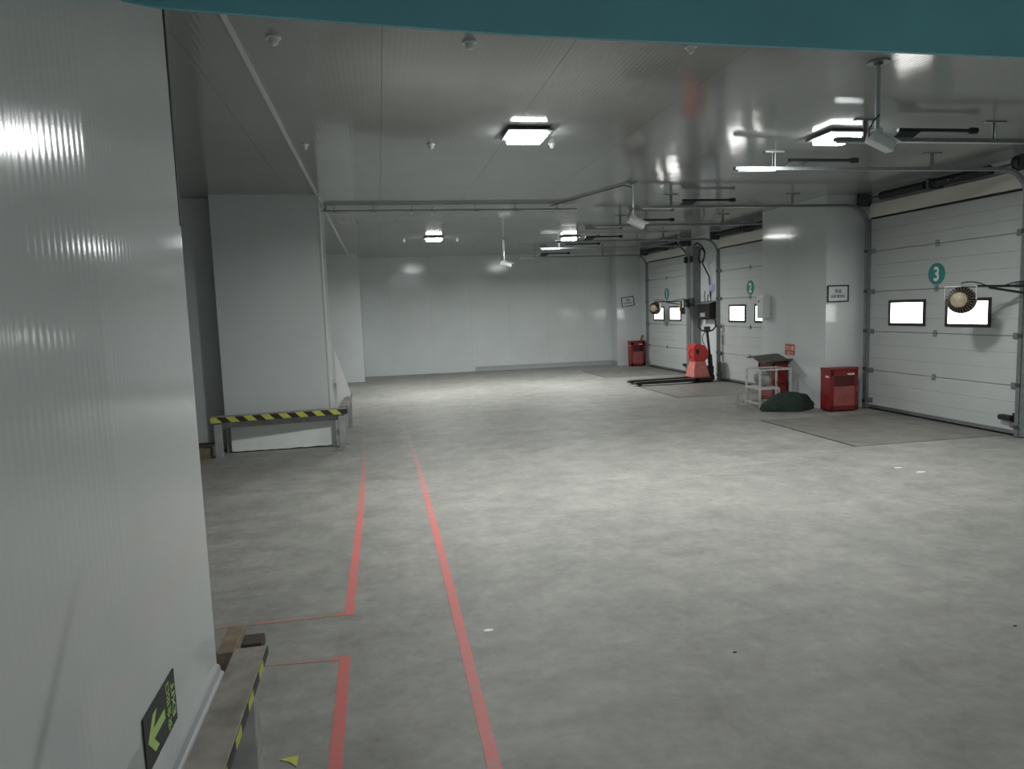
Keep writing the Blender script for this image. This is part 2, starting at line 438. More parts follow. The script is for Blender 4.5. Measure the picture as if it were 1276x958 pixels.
strip('floor_line', [(-.68, 3.512), (-.29, 3.477)], .035, 'nearer short thin red crossbar beside the guard post')

# ------------------------------------------------------------------ dock doors
SEAM = [0.03, .60, 1.19, 1.79, 2.39, 2.87]
DOORS = {1: 17.38, 2: 13.17, 3: 8.33, 4: 4.40}
HW = 1.30
def make_door(n, yc, detail, label):
    t = thing('dock_door', label, 'door', (XW, yc, 0), 0, 'sectional dock doors')
    for i in range(5):
        z0, z1 = SEAM[i] + .003, SEAM[i + 1] - .003; h = z1 - z0
        pr = [(0, z0), (-.045, z0), (-.05, z0 + .008)]
        for f in (.33, .66):
            zc = z0 + h * f
            pr += [(-.05, zc - .006), (-.044, zc - .002), (-.044, zc + .002), (-.05, zc + .006)]
        pr += [(-.05, z1 - .008), (-.045, z1), (0, z1)]
        b = MB()
        A = [b.bm.verts.new((x, -HW, z)) for x, z in pr]; B = [b.bm.verts.new((x, HW, z)) for x, z in pr]
        b.bm.faces.new(A); b.bm.faces.new(B)
        for k in range(len(pr)): b.bm.faces.new((A[k], A[(k + 1) % len(pr)], B[(k + 1) % len(pr)], B[k]))
        b.build('door_panel', 'door_skin', t)
    MB().box(-.04, 0, -HW, HW, .004, .03).build('bottom_seal', 'seal_black', t)
    MB().box(-.062, -.05, -HW, HW, .03, .075).build('bottom_rail', 'galv', t)
    MB().box(-.06, 0, -HW, HW, 2.87, 2.888).build('top_seal', 'seal_black', t)
    # windows
    for s in (1, -1):
        y0, y1 = s * .53 - .355, s * .53 + .355; z0, z1 = 1.285, 1.655; e = .042
        b = MB()
        b.box(-.068, -.048, y0, y1, z0, z0 + e, .006); b.box(-.068, -.048, y0, y1, z1 - e, z1, .006)
        b.box(-.068, -.048, y0, y0 + e, z0 + e * .6, z1 - e * .6, .006); b.box(-.068, -.048, y1 - e, y1, z0 + e * .6, z1 - e * .6, .006)
        fr = b.build('window_frame', 'frame_black', t)
        MB().box(-.056, -.0505, y0 + e * .8, y1 - e * .8, z0 + e * .8, z1 - e * .8).build('pane', 'pane', fr)
    # hinges
    for z in SEAM[1:5]:
        for y in ((0,) if not detail else (0.0,)):
            h = MB().box(-.056, -.05, y - .035, y + .035, z - .045, z + .045, .002).box(-.063, -.05, y - .02, y + .02, z + .012, z + .03).cyl((-.06, y - .035, z), (-.06, y + .035, z), .008, seg=8)
            h.build('hinge', 'galv', t)
    for z in SEAM[0:5]:
        for s in (1, -1):
            zz = max(z, .14)
            h = MB().box(-.058, -.05, s * (HW - .10), s * (HW - .005), zz - .035, zz + .04)
            h.box(-.085, -.05, s * (HW - .07), s * (HW - .01), zz - .02, zz + .03, .004)
            h.cyl((-.075, s * (HW - .04), zz + .005), (-.075, s * (HW + .05), zz + .005), .010, seg=8).cyl((-.075, s * (HW + .02), zz + .005), (-.075, s * (HW + .05), zz + .005), .024, seg=12)
            h.build('roller_bracket', 'galv', t)
    # stop handle, right foot
    h = MB().box(-.13, -.05, -HW + .03, -HW + .20, .19, .25, .01).box(-.07, -.05, -HW + .0, -HW + .05, .16, .28)
    h.build('lift_handle', 'rubber', t)
    # number disc
    if n < 4:
        cy = (1.985 + .0)
        d = MB().cyl((-.0505, 0, cy), (-.054, 0, cy), .145, seg=36).build('number_disc', 'teal_disc', t)
        lettering('numeral', str(n), .26, 'paint_white', d, frame_mtx((0, -1, 0), (0, 0, 1), (-.0546, 0, cy)), .0006, bold=.006, sx=.85)
    return t
labels = {1: 'farthest dock door, number 1 disc, beside the far corner pier',
          2: 'middle dock door, number 2 disc, partly hidden by the grey pier',
          3: 'nearest dock door, number 3 disc, with two bright windows at the right edge'}
for n in (1, 2, 3): make_door(n, DOORS[n], True, labels[n])

# cream header boards, torsion shafts
ordn = {1: 'farthest', 2: 'middle', 3: 'nearest'}
for n in (1, 2, 3):
    y = DOORS[n]
    o = MB().prism([(-.012, 2.892), (-.075, 2.892), (-.055, 3.09), (-.0, 3.09)], -HW - .02, HW + .02, 'y').build('header_board', 'cream', None, loc=(XW - .003, y, 0))
    tag(o, f'cream header board above the {ordn[n]} dock door', 'header board', 'header boards')
    t = thing('spring_shaft', f'dark torsion spring shaft under the ceiling above the {ordn[n]} dock door', 'spring shaft', (XW - .18, y, 3.16), 0, 'torsion shafts')
    MB().cyl((0, -HW - .12, 0), (0, HW + .12, 0), .016, seg=10).build('shaft', 'galv_dark', t)
    for s in (1, -1):
        b = MB()
        pts = []
        for k in range(0, 26 * 8 + 1):
            a = 2 * PI * k / 8; pts.append((.048 * math.cos(a), s * (.08 + .86 * k / (26 * 8)), .048 * math.sin(a)))
        b.tube(pts, .013, 5).build('spring', 'black_metal', t, True)
        MB().cyl((0, s * (HW + .0), 0), (0, s * (HW + .06), 0), .075, seg=20).cyl((0, s * (HW - .01), 0), (0, s * (HW), 0), .088, seg=20).build('cable_drum', 'galv_dark', t, True)
        MB().box(-.06, .18, s * (HW + .075), s * (HW + .085), -.09, .09).build('end_bracket', 'galv_dark', t)
    MB().box(-.05, .18, -.02, .02, -.07, .07).build('centre_bracket', 'galv_dark', t)

# ------------------------------------------------------------------ door tracks
TX0 = 3.72
def make_track(y, label, full=True, x0=TX0, hang=(.45, 2.35)):
    t = thing('door_track', label, 'door track', (XW, y, 0), 0, 'door tracks')
    zt = 3.085; xv = -.085; R = .32
    if full:
        MB().box(xv - .022, xv + .022, -.026, .026, .01, zt - R).build('vertical_rail', 'galv', t)
        MB().box(-.10, -.004, -.045, -.030, .01, zt - R + .1).build('wall_angle', 'galv', t)
        for z in (.12, .62, 1.2, 1.8, 2.4):
            MB().box(-.11, -.02, -.03, .032, z - .025, z + .025).build('wall_clip', 'galv_dark', t)
        pts = [(xv - R + R * math.cos(a), 0, zt - R + R * math.sin(a)) for a in [PI / 2 * k / 12 for k in range(13)]]
        MB().sweep(pts, .05, .036).build('curved_rail', 'galv', t, True)
    xe = xv - R if full else -.9
    MB().box(x0 - XW, xe, -.026, .026, zt - .018, zt + .018).build('horizontal_rail', 'galv', t)
    MB().box(x0 - XW + .03, x0 - XW + .45, -.032, .032, zt - .028, zt - .018).build('lit_rail_strip', 'steel_bright', t)  # brighter strip paints in the lamplit end of the rail
    # hangers
    for hx in hang:
        px = x0 - XW + hx
        b = MB().box(px - .02, px + .02, .0, .006, zt, ZC).box(px - .006, px, -.02, .02, zt, ZC)
        b.box(px - .11, px + .11, -.02, .02, ZC - .012, ZC)
        b.build('hanger', 'galv', t)
    # spring bumper rod above the rail
    rx0, rx1 = x0 - XW + .62, x0 - XW + 1.36
    MB().prism([(rx0 - .06, zt + .018), (rx0 + .14, zt + .018), (rx0 + .22, zt + .075), (rx0 + .02, zt + .075)], -.02, .02, 'y').build('bumper_bracket', 'galv_dark', t)
    MB().cyl((rx0, 0, zt + .09), (rx1, 0, zt + .09), .017, seg=12).build('bumper_rod', 'black_metal', t, True)
    MB().cyl((rx1, 0, zt + .09), (rx1 + .07, 0, zt + .09), .028, seg=16).cyl((rx1 + .015, 0, zt + .09), (rx1 + .035, 0, zt + .09), .0295, seg=16).build('bumper_head', 'rubber', t, True)
    return t
make_track(DOORS[4] + 1.33, 'nearest overhead track near the top right corner of the picture', False, 4.0, (.30, 1.62))
make_track(DOORS[3] - 1.34, 'door track on the near side of the number 3 door')
make_track(DOORS[3] + 1.34, 'door track between the number 3 door and the grey pier')
make_track(DOORS[2] - 1.34, 'door track of the number 2 door, hidden low behind the grey pier')
make_track(DOORS[2] + 1.34, 'door track on the far side of the number 2 door')
make_track(DOORS[1] - 1.32, 'door track on the near side of the number 1 door by the steel post')
make_track(DOORS[1] + 1.32, 'farthest door track, beside the far corner pier')

# ------------------------------------------------------------------ dock leveller plates
for n, lab in ((1, 'farthest'), (2, 'middle'), (3, 'nearest')):
    y = DOORS[n] - (.15 if n == 3 else .1)
    t = thing('dock_leveller', f'{lab} dark steel leveller plate set in the floor before its door', 'leveller plate', (5.30, y, 0), 0, 'dock levellers')
    MB().box(.02, 1.62, -1.0, 1.0, .0004, .006, .001).build('deck_plate', 'plate_steel', t)
    MB().box(1.63, 2.0, -1.0, 1.0, .0004, .006, .001).build('lip_plate', 'plate_steel', t)
    MB().box(0, .018, -1.02, 1.02, .0003, .004).build('front_joint', 'seal_black', t)
    for sy in (-1, 1): MB().box(.018, 2.0, sy * 1.011 - .009, sy * 1.011 + .009, .0003, .005).build('side_joint', 'plate_steel', t)

# ------------------------------------------------------------------ ceiling lamps
def make_lamp(x, y, label, k_=1.0):
    t = thing('ceiling_lamp', label, 'lamp', (x, y, ZC), 0, 'square ceiling lamps')
    b = MB().box(-.10, .10, -.10, .10, -.022, -.0005, .004)
    b.prism([(-.20, -.022), (.20, -.022), (.195, -.036), (-.195, -.036)], -.2, .2, 'y')
    b.build('housing', 'lamp_housing', t)
    b = MB()
    for k in range(17): b.box(-.19 + k * .02375 - .002, -.19 + k * .02375 + .002, -.2, .2, -.0225, -.012)
    b.build('cooling_fins', 'lamp_housing', t)
    MB().box(-.155, .155, -.155, .155, -.080, -.0362, .015).build('diffuser', 'diffuser', t, True)
    la = bpy.data.lights.new('lamp_light', 'AREA'); la.shape = 'SQUARE'; la.size = .28; la.energy = BEAM * k_; la.spread = math.radians(SPREAD); la.color = (.985, 1.0, .98)
    lo = bpy.data.objects.new('lamp_light', la); C.objects.link(lo); lo.parent = t; lo.location = (0, 0, -.084)
    return t
make_lamp(1.36, 6.28, 'bright square ceiling lamp nearest, at the top centre of the picture')
make_lamp(4.36, 6.22, 'bright square ceiling lamp partly behind the nearest overhead track', .8)
make_lamp(1.20, 14.9, 'far square ceiling lamp left, alone on the bare ceiling', 1.25)
make_lamp(4.19, 15.2, 'far square ceiling lamp right, among the overhead door tracks', 1.25)
make_lamp(1.36, -2.3, 'square ceiling lamp behind the viewer, left one', 0.45)
make_lamp(4.36, -2.3, 'square ceiling lamp behind the viewer, right one', 0.45)

# ------------------------------------------------------------------ smoke detectors / sprinkler caps
for x, y, r, lab in ((-.495, 4.28, .05, 'nearest left, close to the white conduit'), (.60, 4.25, .05, 'near the teal beam, top centre left'),
                     (-.578, 6.82, .042, 'beside the conduit halfway'), (.558, 6.78, .045, 'left of the nearest lamp'),
                     (1.70, 6.72, .045, 'just right of the nearest lamp'), (.60, 15.45, .045, 'left of the far left lamp'), (1.75, 15.47, .045, 'right of the far left lamp'),
                     (1.95, 4.2, .045, 'under the teal beam, top centre right')):
    t = thing('smoke_detector', f'small white ceiling detector {lab}', 'detector', (x, y, ZC), 0, 'ceiling detectors'); r *= .8
    MB().lathe([(0, -.012), (r, -.012), (r * 1.05, -.006), (r * 1.05, -.0005), (0, -.0005)], 20).build('base', 'plastic_white', t, True)
    MB().lathe([(0, -.048), (r * .35, -.045), (r * .62, -.034), (r * .72, -.012)], 20).build('dome', 'plastic_white', t, True)

# ------------------------------------------------------------------ conduits
t = thing('conduit', 'long white square conduit along the left of the ceiling', 'conduit', (-.70, 0, ZC))
for k, (y0, y1) in enumerate(((-4.5, 3.0), (3.0, 6.9), (6.9, 10.62), (10.75, 14.6), (14.6, 18.49))):
    dx0, dx1 = -.0075 * y0 * .35, -.0075 * y1 * .35
    b = MB().box(-.012, .012, y0, y1, -.022, -.0005); b.build('trunking', 'trim_white', t)
    MB().box(-.016, .016, y1 - .03, y1 + .0, -.026, -.0005).build('joint_sleeve', 'trim_white', t)
MB().box(-.04, .04, 10.62, 10.75, -.06, -.0005, .004).build('junction_box', 'galv', t)
t = thing('pipe_pair', 'pair of grey pipes crossing the ceiling halfway down the room', 'pipe', (0, 10.6, 3.19))
for dy, dz in ((0, 0), (.10, .02)):
    MB().tube([(-.66, dy, dz), (3.05, dy, dz)], .016, 10).build('pipe', 'pipe_grey', t, True)
for x in (-.55, .0, .55, .85, 1.5, 2.1, 2.75):
    MB().box(x - .012, x + .012, -.025, .125, -.022, -.016).box(x - .006, x + .006, .045, .055, -.02, ZC - 3.192).build('pipe_clamp', 'galv', t)
tag(MB().tube([(2.6, 10.5, 3.235), (2.75, 10.2, 3.245), (3.0, 9.4, 3.245), (3.18, 8.85, 3.245), (3.24, 8.75, 3.2)], .008, 6).build('camera_cable', 'galv_dark', None, True), 'dark cable on the ceiling running to the middle camera', 'cable')

# ------------------------------------------------------------------ cctv cameras on drop rods
def make_cctv(x, y, zc, yaw, pitch, label, sc=1.0):
    t = thing('security_camera', label, 'camera', (x, y, ZC), 0, 'ceiling cameras')
    b = MB().cyl((0, 0, -.012), (0, 0, -.0005), .07, seg=20); b.cyl((0, 0, -.03), (0, 0, -.012), .03, seg=12); b.build('ceiling_plate', 'galv', t, True)
    MB().cyl((0, 0, zc - ZC + .05), (0, 0, -.03), .016, seg=12).build('drop_rod', 'steel_bright', t, True)
    mt = Matrix.Translation((0, 0, zc - ZC)) @ Euler((0, pitch, yaw)).to_matrix().to_4x4()
    h = MB(); h.box(-.08 * sc, .16 * sc, -.045 * sc, .045 * sc, -.045 * sc, .045 * sc, .014 * sc, mt)
    body = h.build('camera_body', 'cctv_white', t, True)
    h = MB(); h.box(-.06 * sc, .20 * sc, -.052 * sc, .052 * sc, .046 * sc, .054 * sc, .003, mt); h.build('sun_shield', 'cctv_white', body)
    h = MB(); v = mt @ Vector((.16 * sc, 0, 0)); v2 = mt @ Vector((.168 * sc, 0, 0)); h.cyl(v, v2, .034 * sc, seg=16).build('lens', 'glass_dark', body, True)
    MB().box(-.028, .028, -.028, .028, zc - ZC + .04, zc - ZC + .075, .006).build('bracket', 'cctv_white', t)
    MB().tube([(.0, -.02, zc - ZC + .16), (-.05, -.03, zc - ZC + .12), (-.07, -.01, zc - ZC + .06), (-.06, 0, zc - ZC + .0)], .006, 6).build('cable', 'galv_dark', t, True)
make_cctv(3.35, 4.35, 2.75, .15, .32, 'nearest ceiling camera, hung below the nearest overhead track', .85)
make_cctv(3.25, 8.73, 2.775, .1, .40, 'middle white ceiling camera on a drop rod, tilted toward the doors', 1.0)
make_cctv(2.76, 15.46, 2.72, .1, .25, 'farthest small white ceiling camera before the end wall', 1.0)

# ------------------------------------------------------------------ guards with hazard tape
def hazard_tape(parent, x0, x1, yf, z0, z1, n, lean=.5, first='tape_yellow'):
    """slanted blocks on the front face of a bar running along local x"""
    step = (x1 - x0) / n; h = z1 - z0; s = h * lean
    for k in range(n):
        a = x0 + k * step; bnd = a + step
        al, ar = (a if k == 0 else a + s), a
        q = [(max(a - s / 2, x0) if k else x0, z1), (min(bnd - s / 2, x1) if k < n - 1 else x1, z1), (min(bnd + s / 2, x1) if k < n - 1 else x1, z0), (a + s / 2 if k else x0, z0)]
        b = MB().prism(q, yf - .0015, yf, 'y')
        b.build('tape_block', 'tape_yellow' if k % 2 == 0 else 'tape_black', parent)
# guard before the column
ang = math.atan2(.16, 1.60)
t = thing('column_guard', 'low steel guard rail with yellow and black hazard tape before the column', 'guard rail', (-2.10, 9.10, 0), ang)
MB().box(0, 1.64, 0, .16, .50, .515, .002).build('top_plate', 'guard_dirty', t)
MB().box(0, 1.64, 0, .012, .445, .50, .001).build('front_lip', 'guard_dirty', t)
hazard_tape(t, 0, 1.64, 0, .447, .513, 16, 1.0)
MB().box(.0, 1.64, .10, .16, .36, .495, .002).build('back_rail', 'guard_grey', t)
for x in (.025, 1.52):
    MB().box(x, x + .09, .03, .12, .008, .50, .006).build('post', 'guard_grey', t)
    MB().box(x - .02, x + .11, .0, .15, .0005, .008).build('foot_plate', 'guard_grey', t)
t = thing('side_guard', 'narrow steel guard seen end-on right of the column', 'guard rail', (-.56, 9.50, 0), 0)
MB().box(0, .09, .05, 1.62, .50, .515, .002).build('top_plate', 'guard_dirty', t)
MB().box(.078, .09, .05, 1.62, .45, .50).build('side_lip', 'guard_dirty', t)
for y in (.06, 1.53):
    MB().box(.005, .075, y, y + .08, .008, .50, .004).build('post', 'guard_grey', t)
    MB().box(-.01, .095, y - .02, y + .10, .0005, .008).build('foot_plate', 'guard_dirty', t)
# guard beside the near left wall
t = thing('wall_guard', 'dirty steel guard with worn hazard tape beside the near left wall', 'guard rail', (-.52, 2.62, 0), 0)
MB().box(-.064, .05, -1.9, 0, .492, .505, .003).build('top_plate', 'guard_dirty', t)
MB().box(.044, .052, -1.9, 0, .474, .500, .002).build('side_lip', 'guard_dirty', t)
yy = 0.0; k = 0
while yy > -1.85:
    ln = (.115 if k % 2 == 0 else .085)
    MB().box(.052, .0535, yy - ln, yy, .474, .505).build('tape_block', 'tape_black' if k % 2 == 0 else 'tape_yellow', t)
    yy -= ln; k += 1
for y in (-.27, -1.7):
    MB().box(-.055, .042, y, y + .09, .008, .492, .005).build('post', 'guard_grey', t)
    MB().box(-.07, .10, y - .04, y + .13, .0005, .008, .002).build('foot_plate', 'guard_grey', t)
o = MB().prism([(-.47, 2.70), (-.40, 2.71), (-.40, 2.64), (-.425, 2.672)], .0005, .003, 'z').build('tape_scrap', 'tape_yellow')
tag(o, 'small torn yellow tape scrap on the floor beside the near guard', 'tape scrap')
# timber beam by the wall end, with a dark block beside it
t = thing('timber_block', 'dark brown timber block on the floor just past the near wall corner', 'timber', (-.80, 3.5, 0))
MB().box(-.06, .02, -.03, .28, .0005, .10, .004).build('beam', 'wood', t)
MB().box(.021, .12, .14, .26, .0005, .055, .004).build('recess_block', 'recess_dark', t)  # dark block stands in for a dark recess
t = thing('pallet', 'pale wooden pallet edge beside the left post of the column guard', 'pallet', (-2.55, 9.15, 0))
for k in range(4): MB().box(0, .40, k * .14, k * .14 + .10, .10, .122, .002).build('deck_board', 'wood', t)
for y in (0, .22, .44): MB().box(0, .40, y, y + .08, .022, .10).build('bearer', 'wood', t)
for y in (0, .22, .44): MB().box(0, .40, y, y + .08, .0005, .021).build('bottom_board', 'wood', t)

# white board leaning behind the column
t = thing('white_board', 'bright white triangular board leaning behind the column edge', 'board', (-.70, 10.50, 0))
b = MB(); A = [(.035, 0, 1.225), (.23, 0, .59), (.226, 0, .535), (.145, 0, .522), (.125, 0, .02), (.04, 0, .02)]
P = [b.bm.verts.new((x, .02 * z, z)) for x, y, z in A]; f = b.bm.faces.new(P)
r = bmesh.ops.extrude_face_region(b.bm, geom=[f]); bmesh.ops.translate(b.bm, verts=[v for v in r['geom'] if isinstance(v, bmesh.types.BMVert)], vec=(0, .015, 0))
b.build('sheet', 'paper_white', t)

# ------------------------------------------------------------------ exit sign, low on the near left wall (mounted turned a quarter)
t = thing('exit_sign', 'black exit sign with green arrow low on the near left wall', 'sign', (XL, 2.39, .203))
MB().box(.0005, .006, 0, .352, 0, .198, .001).build('sign_plate', 'sign_black', t)
poly = [(.024, .098), (.088, .165), (.132, .165), (.086, .116), (.212, .116), (.212, .080), (.086, .080), (.132, .033), (.088, .033)]
MB().prism(poly, .0062, .0072, 'x').build('arrow', 'sign_green', t)
lettering('lettering', '安全出口', .045, 'sign_green', t, frame_mtx((0, 0, 1), (0, -1, 0), (.0066, .258, .099)), .0004, .0004)
lettering('lettering', 'EXIT', .052, 'sign_green', t, frame_mtx((0, 0, 1), (0, -1, 0), (.0066, .316, .099)), .0004, .0006, 1.25)

# ------------------------------------------------------------------ framed notices on the piers
def notice(x, y, z, w_, h_, label, roll=0.0):
    t = thing('notice_board', label, 'sign', (x, y, z), 0, 'framed notices')
    t.rotation_euler = (0, roll, 0)
    e = .018
    b = MB().box(-w_ / 2, w_ / 2, -.02, -.001, -h_ / 2, -h_ / 2 + e).box(-w_ / 2, w_ / 2, -.02, -.001, h_ / 2 - e, h_ / 2)
    b.box(-w_ / 2, -w_ / 2 + e, -.02, -.001, -h_ / 2, h_ / 2).box(w_ / 2 - e, w_ / 2, -.02, -.001, -h_ / 2, h_ / 2)
    b.build('frame', 'frame_black', t)
    MB().box(-w_ / 2 + .01, w_ / 2 - .01, -.012, -.001, -h_ / 2 + .01, h_ / 2 - .01).build('face', 'sign_face', t)
    lettering('lettering', '货品', h_ * .24, 'ink', t, frame_mtx((1, 0, 0), (0, 0, 1), (0, -.0128, h_ * .16)), .0004, .001)
    lettering('lettering', '出库·暂存区', h_ * .20, 'ink', t, frame_mtx((1, 0, 0), (0, 0, 1), (0, -.0128, -h_ * .15)), .0004, .001, .92)
notice(6.925, 9.81, 1.778, .36, .255, 'black framed notice on the grey pier left of the number 3 door')
notice(7.03, 19.45, 1.83, .37, .27, 'tilted black framed notice on the far corner pier', -.14)
# fire notice on the pier
t = thing('fire_notice', 'small red and white fire notice on the side of the grey pier', 'sign', (6.73, 10.77, .885))
MB().box(-.004, -.0005, -.14, .14, -.09, .09).build('plate', 'sign_red', t)
lettering('lettering', '灭火器', .085, 'sign_pink', t, frame_mtx((0, -1, 0), (0, 0, 1), (-.0046, 0, .025)), .0004, .001)
lettering('lettering', '火警119', .055, 'sign_pink', t, frame_mtx((0, -1, 0), (0, 0, 1), (-.0046, 0, -.055)), .0004, .001)
# control box on the pier
t = thing('control_box', 'white control box on the far edge of the grey pier by door 2', 'control box', (6.73, 11.5, 1.605))
MB().box(-.12, -.0005, -.13, .13, -.20, .20, .012).build('casing', 'cctv_white', t)
MB().box(-.128, -.121, -.11, .11, -.175, .175, .003).build('cover', 'trim_white', t)
MB().cyl((-.128, .04, .10), (-.14, .04, .10), .016, seg=12).build('button', 'red_plastic', t, True)

# ------------------------------------------------------------------ red extinguisher boxes
def red_box(loc, rz, w_, d_, h_, label, stick=False):
    """cabinet with its door on local -y; w along x, depth along +y"""
    t = thing('extinguisher_box', label, 'fire box', loc, rz, 'red extinguisher boxes')
    e = .03
    b = MB().box(-w_ / 2, w_ / 2, d_ - .012, d_, .02, h_ - .03).box(-w_ / 2, -w_ / 2 + .012, .012, d_, .02, h_ - .03).box(w_ / 2 - .012, w_ / 2, .012, d_, .02, h_ - .03)
    b.box(-w_ / 2, w_ / 2, .012, d_, .02, .035)
    b.build('body', 'red_side', t)
    MB().prism([(-.008, h_ - .03), (d_ + .004, h_ - .03), (d_ + .004, h_ - .008), (.02, h_ + .004), (-.004, h_ - .004)], -w_ / 2 - .008, w_ / 2 + .008, 'x').build('lid', 'red_box', t)
    # door: frame, upper window, lower sheet
    dr = MB().box(-w_ / 2, -w_ / 2 + .055, 0, .012, .03, h_ - .035).box(w_ / 2 - .055, w_ / 2, 0, .012, .03, h_ - .035).box(-w_ / 2, w_ / 2, 0, .012, h_ - .12, h_ - .035).box(-w_ / 2, w_ / 2, 0, .012, .03, .09).build('door', 'red_box', t)
    MB().box(-w_ / 2 + .05, w_ / 2 - .05, .004, .010, h_ * .58, h_ - .115).build('window', 'red_dark', dr)
    MB().box(-w_ / 2 + .05, w_ / 2 - .05, -.006, .010, .085, h_ * .58, .004).build('lower_sheet', 'red_faded', dr)
    MB().box(w_ / 2 - .03, w_ / 2 - .015, -.022, 0, h_ * .45, h_ * .58, .003).build('handle', 'red_faded', dr)
    MB().box(w_ / 2 - .17, w_ / 2 - .06, -.0015, 0, h_ - .11, h_ - .085).build('sticker', 'sign_pink', dr)
    MB().box(-w_ / 2 - .0015, -w_ / 2, .05, .14, h_ - .15, h_ - .12).build('sticker', 'sign_pink', t)
    b = MB()
    for sx in (-1, 1):
        b.box(sx * (w_ / 2 - .05) - .025, sx * (w_ / 2 - .05) + .025, .02, d_ - .02, .0005, .02)
    b.build('feet', 'red_dark', t)
    if stick:
        MB().box(.0, .055, -.012, .012, 0, .62, .003, Matrix.Translation((-.05, .06, .30)) @ Matrix.Rotation(.33, 4, 'Y')).build('protruding_slat', 'wood', t)
    return t
red_box((6.84, 9.50, 0), -.06, .44, .27, .665, 'red extinguisher box standing before the grey pier left of door 3')
red_box((6.46, 11.05, 0), -PI / 2, .50, .25, .68, 'red extinguisher box behind the white stand, under the folded mat')
red_box((7.13, 18.95, 0), 0, .40, .26, .72, 'far red box with a pale slat sticking out, by the far corner pier', True)

# folded mat lying on the second box
b = MB(); n1 = 10; n2 = 6; V = []
for i in range(n1 + 1):
    for j in range(n2 + 1):
        u = i / n1; v = j / n2
        V.append(b.bm.verts.new((6.25 + .48 * v, 10.68 + .64 * (1 - u), .705 + .035 * math.sin(u * 5 + .6) + .03 * v + .01 * random.random())))
for i in range(n1):
    for j in range(n2): b.bm.faces.new((V[i * (n2 + 1) + j], V[i * (n2 + 1) + j + 1], V[(i + 1) * (n2 + 1) + j + 1], V[(i + 1) * (n2 + 1) + j]))
r = bmesh.ops.extrude_face_region(b.bm, geom=list(b.bm.faces)); bmesh.ops.translate(b.bm, verts=[v for v in r['geom'] if isinstance(v, bmesh.types.BMVert)], vec=(0, 0, .022))
tag(b.build('folded_mat', 'cardboard', None, True), 'dark olive folded mat lying across the red box and white stand', 'mat')

# white tubular stand
t = thing('metal_stand', 'white tubular metal stand before the red box, with lower shelf bars', 'stand', (5.93, 10.33, 0), 0)
W, D, H = .54, .42, .62
leg = None
for x, y in ((0, 0), (W, 0), (0, D), (W, D)):
    MB().box(x - .014, x + .014, y - .014, y + .014, .0005, H, .002).build('leg', 'stand_paint', t)
for z, nm in ((H - .014, 'top_rail'), (.30, 'middle_rail'), (.06, 'lower_rail')):
    w2 = W if nm == 'top_rail' else W * .62
    for y in (0, D): MB().box(.014, w2, y - .012, y + .012, z - .012, z + .012).build(nm, 'stand_paint', t)
    MB().box(-.012, .012, .014, D - .014, z - .012, z + .012).build(nm, 'stand_paint', t)
    MB().box(w2 - .012, w2 + .012, .014, D - .014, z - .012, z + .012).build(nm, 'stand_paint', t)
MB().box(.0, W * .62, .0, D, .312, .322).build('shelf', 'stand_paint', t)
MB().box(W * .62 - .012, W * .62 + .012, -.012, .012, .03, .30).build('post', 'stand_paint', t)
# grey bundle on the stand's shelf
b = MB()
bmesh.ops.create_icosphere(b.bm, subdivisions=3, radius=.13)
for v in b.bm.verts:
    n = noise.noise(v.co * 9); v.co *= 1 + .28 * n; v.co.z *= .95
    v.co += Vector((6.11, 10.56, .45))
tag(b.build('cloth_bundle', 'joint_grey', None, True), 'grey crumpled bundle sitting inside the white stand', 'bundle')
# tangle of wire left of the stand
b = MB()
for k in range(9):
    c0 = Vector((5.72 + random.uniform(-.06, .06), 10.62 + random.uniform(-.14, .14), .16)); a = random.uniform(0, PI)
    ax = Vector((math.cos(a), math.sin(a), 0)); r = random.uniform(.07, .15)
    pts = [c0 + ax * r * math.cos(u) + Vector((0, 0, 1)) * r * .95 * math.sin(u) for u in [2 * PI * i / 16 for i in range(16)]]
    for p in pts: p.z = max(p.z, .012)
    b.tube(pts, .005, 5, True)
b.tube([(5.72, 10.6, .03), (5.62, 10.55, .015), (5.55, 10.60, .012), (5.47, 10.55, .012)], .008, 6)
tag(b.build('wire_tangle', 'wire_grey', None, True), 'tangle of pale wire on the floor left of the white stand', 'wire')
# green net heap
b = MB(); bmesh.ops.create_icosphere(b.bm, subdivisions=5, radius=1)
for v in b.bm.verts:
    p = v.co.copy(); n = noise.noise(p * 1.7 + Vector((3, 1, 2))) * .16 + noise.noise(p * 4.5) * .07 + noise.noise(p * 11) * .025
    q = p * (1 + n)
    x = q.x * .42; y = q.y * .27; z = math.copysign(abs(q.z) ** .75, q.z) * .295
    taper = 1 - .45 * max(0, -p.x)
    v.co = Vector((x, y * (1 - .2 * max(0, -p.x)), max(z * taper, -.02)))
    v.co.z = max(v.co.z, 0) + .001
tag(b.build('net_heap', 'green_net', None, True, (6.20, 10.02, 0)), 'dark green heap of netting on the floor before the pier', 'net')

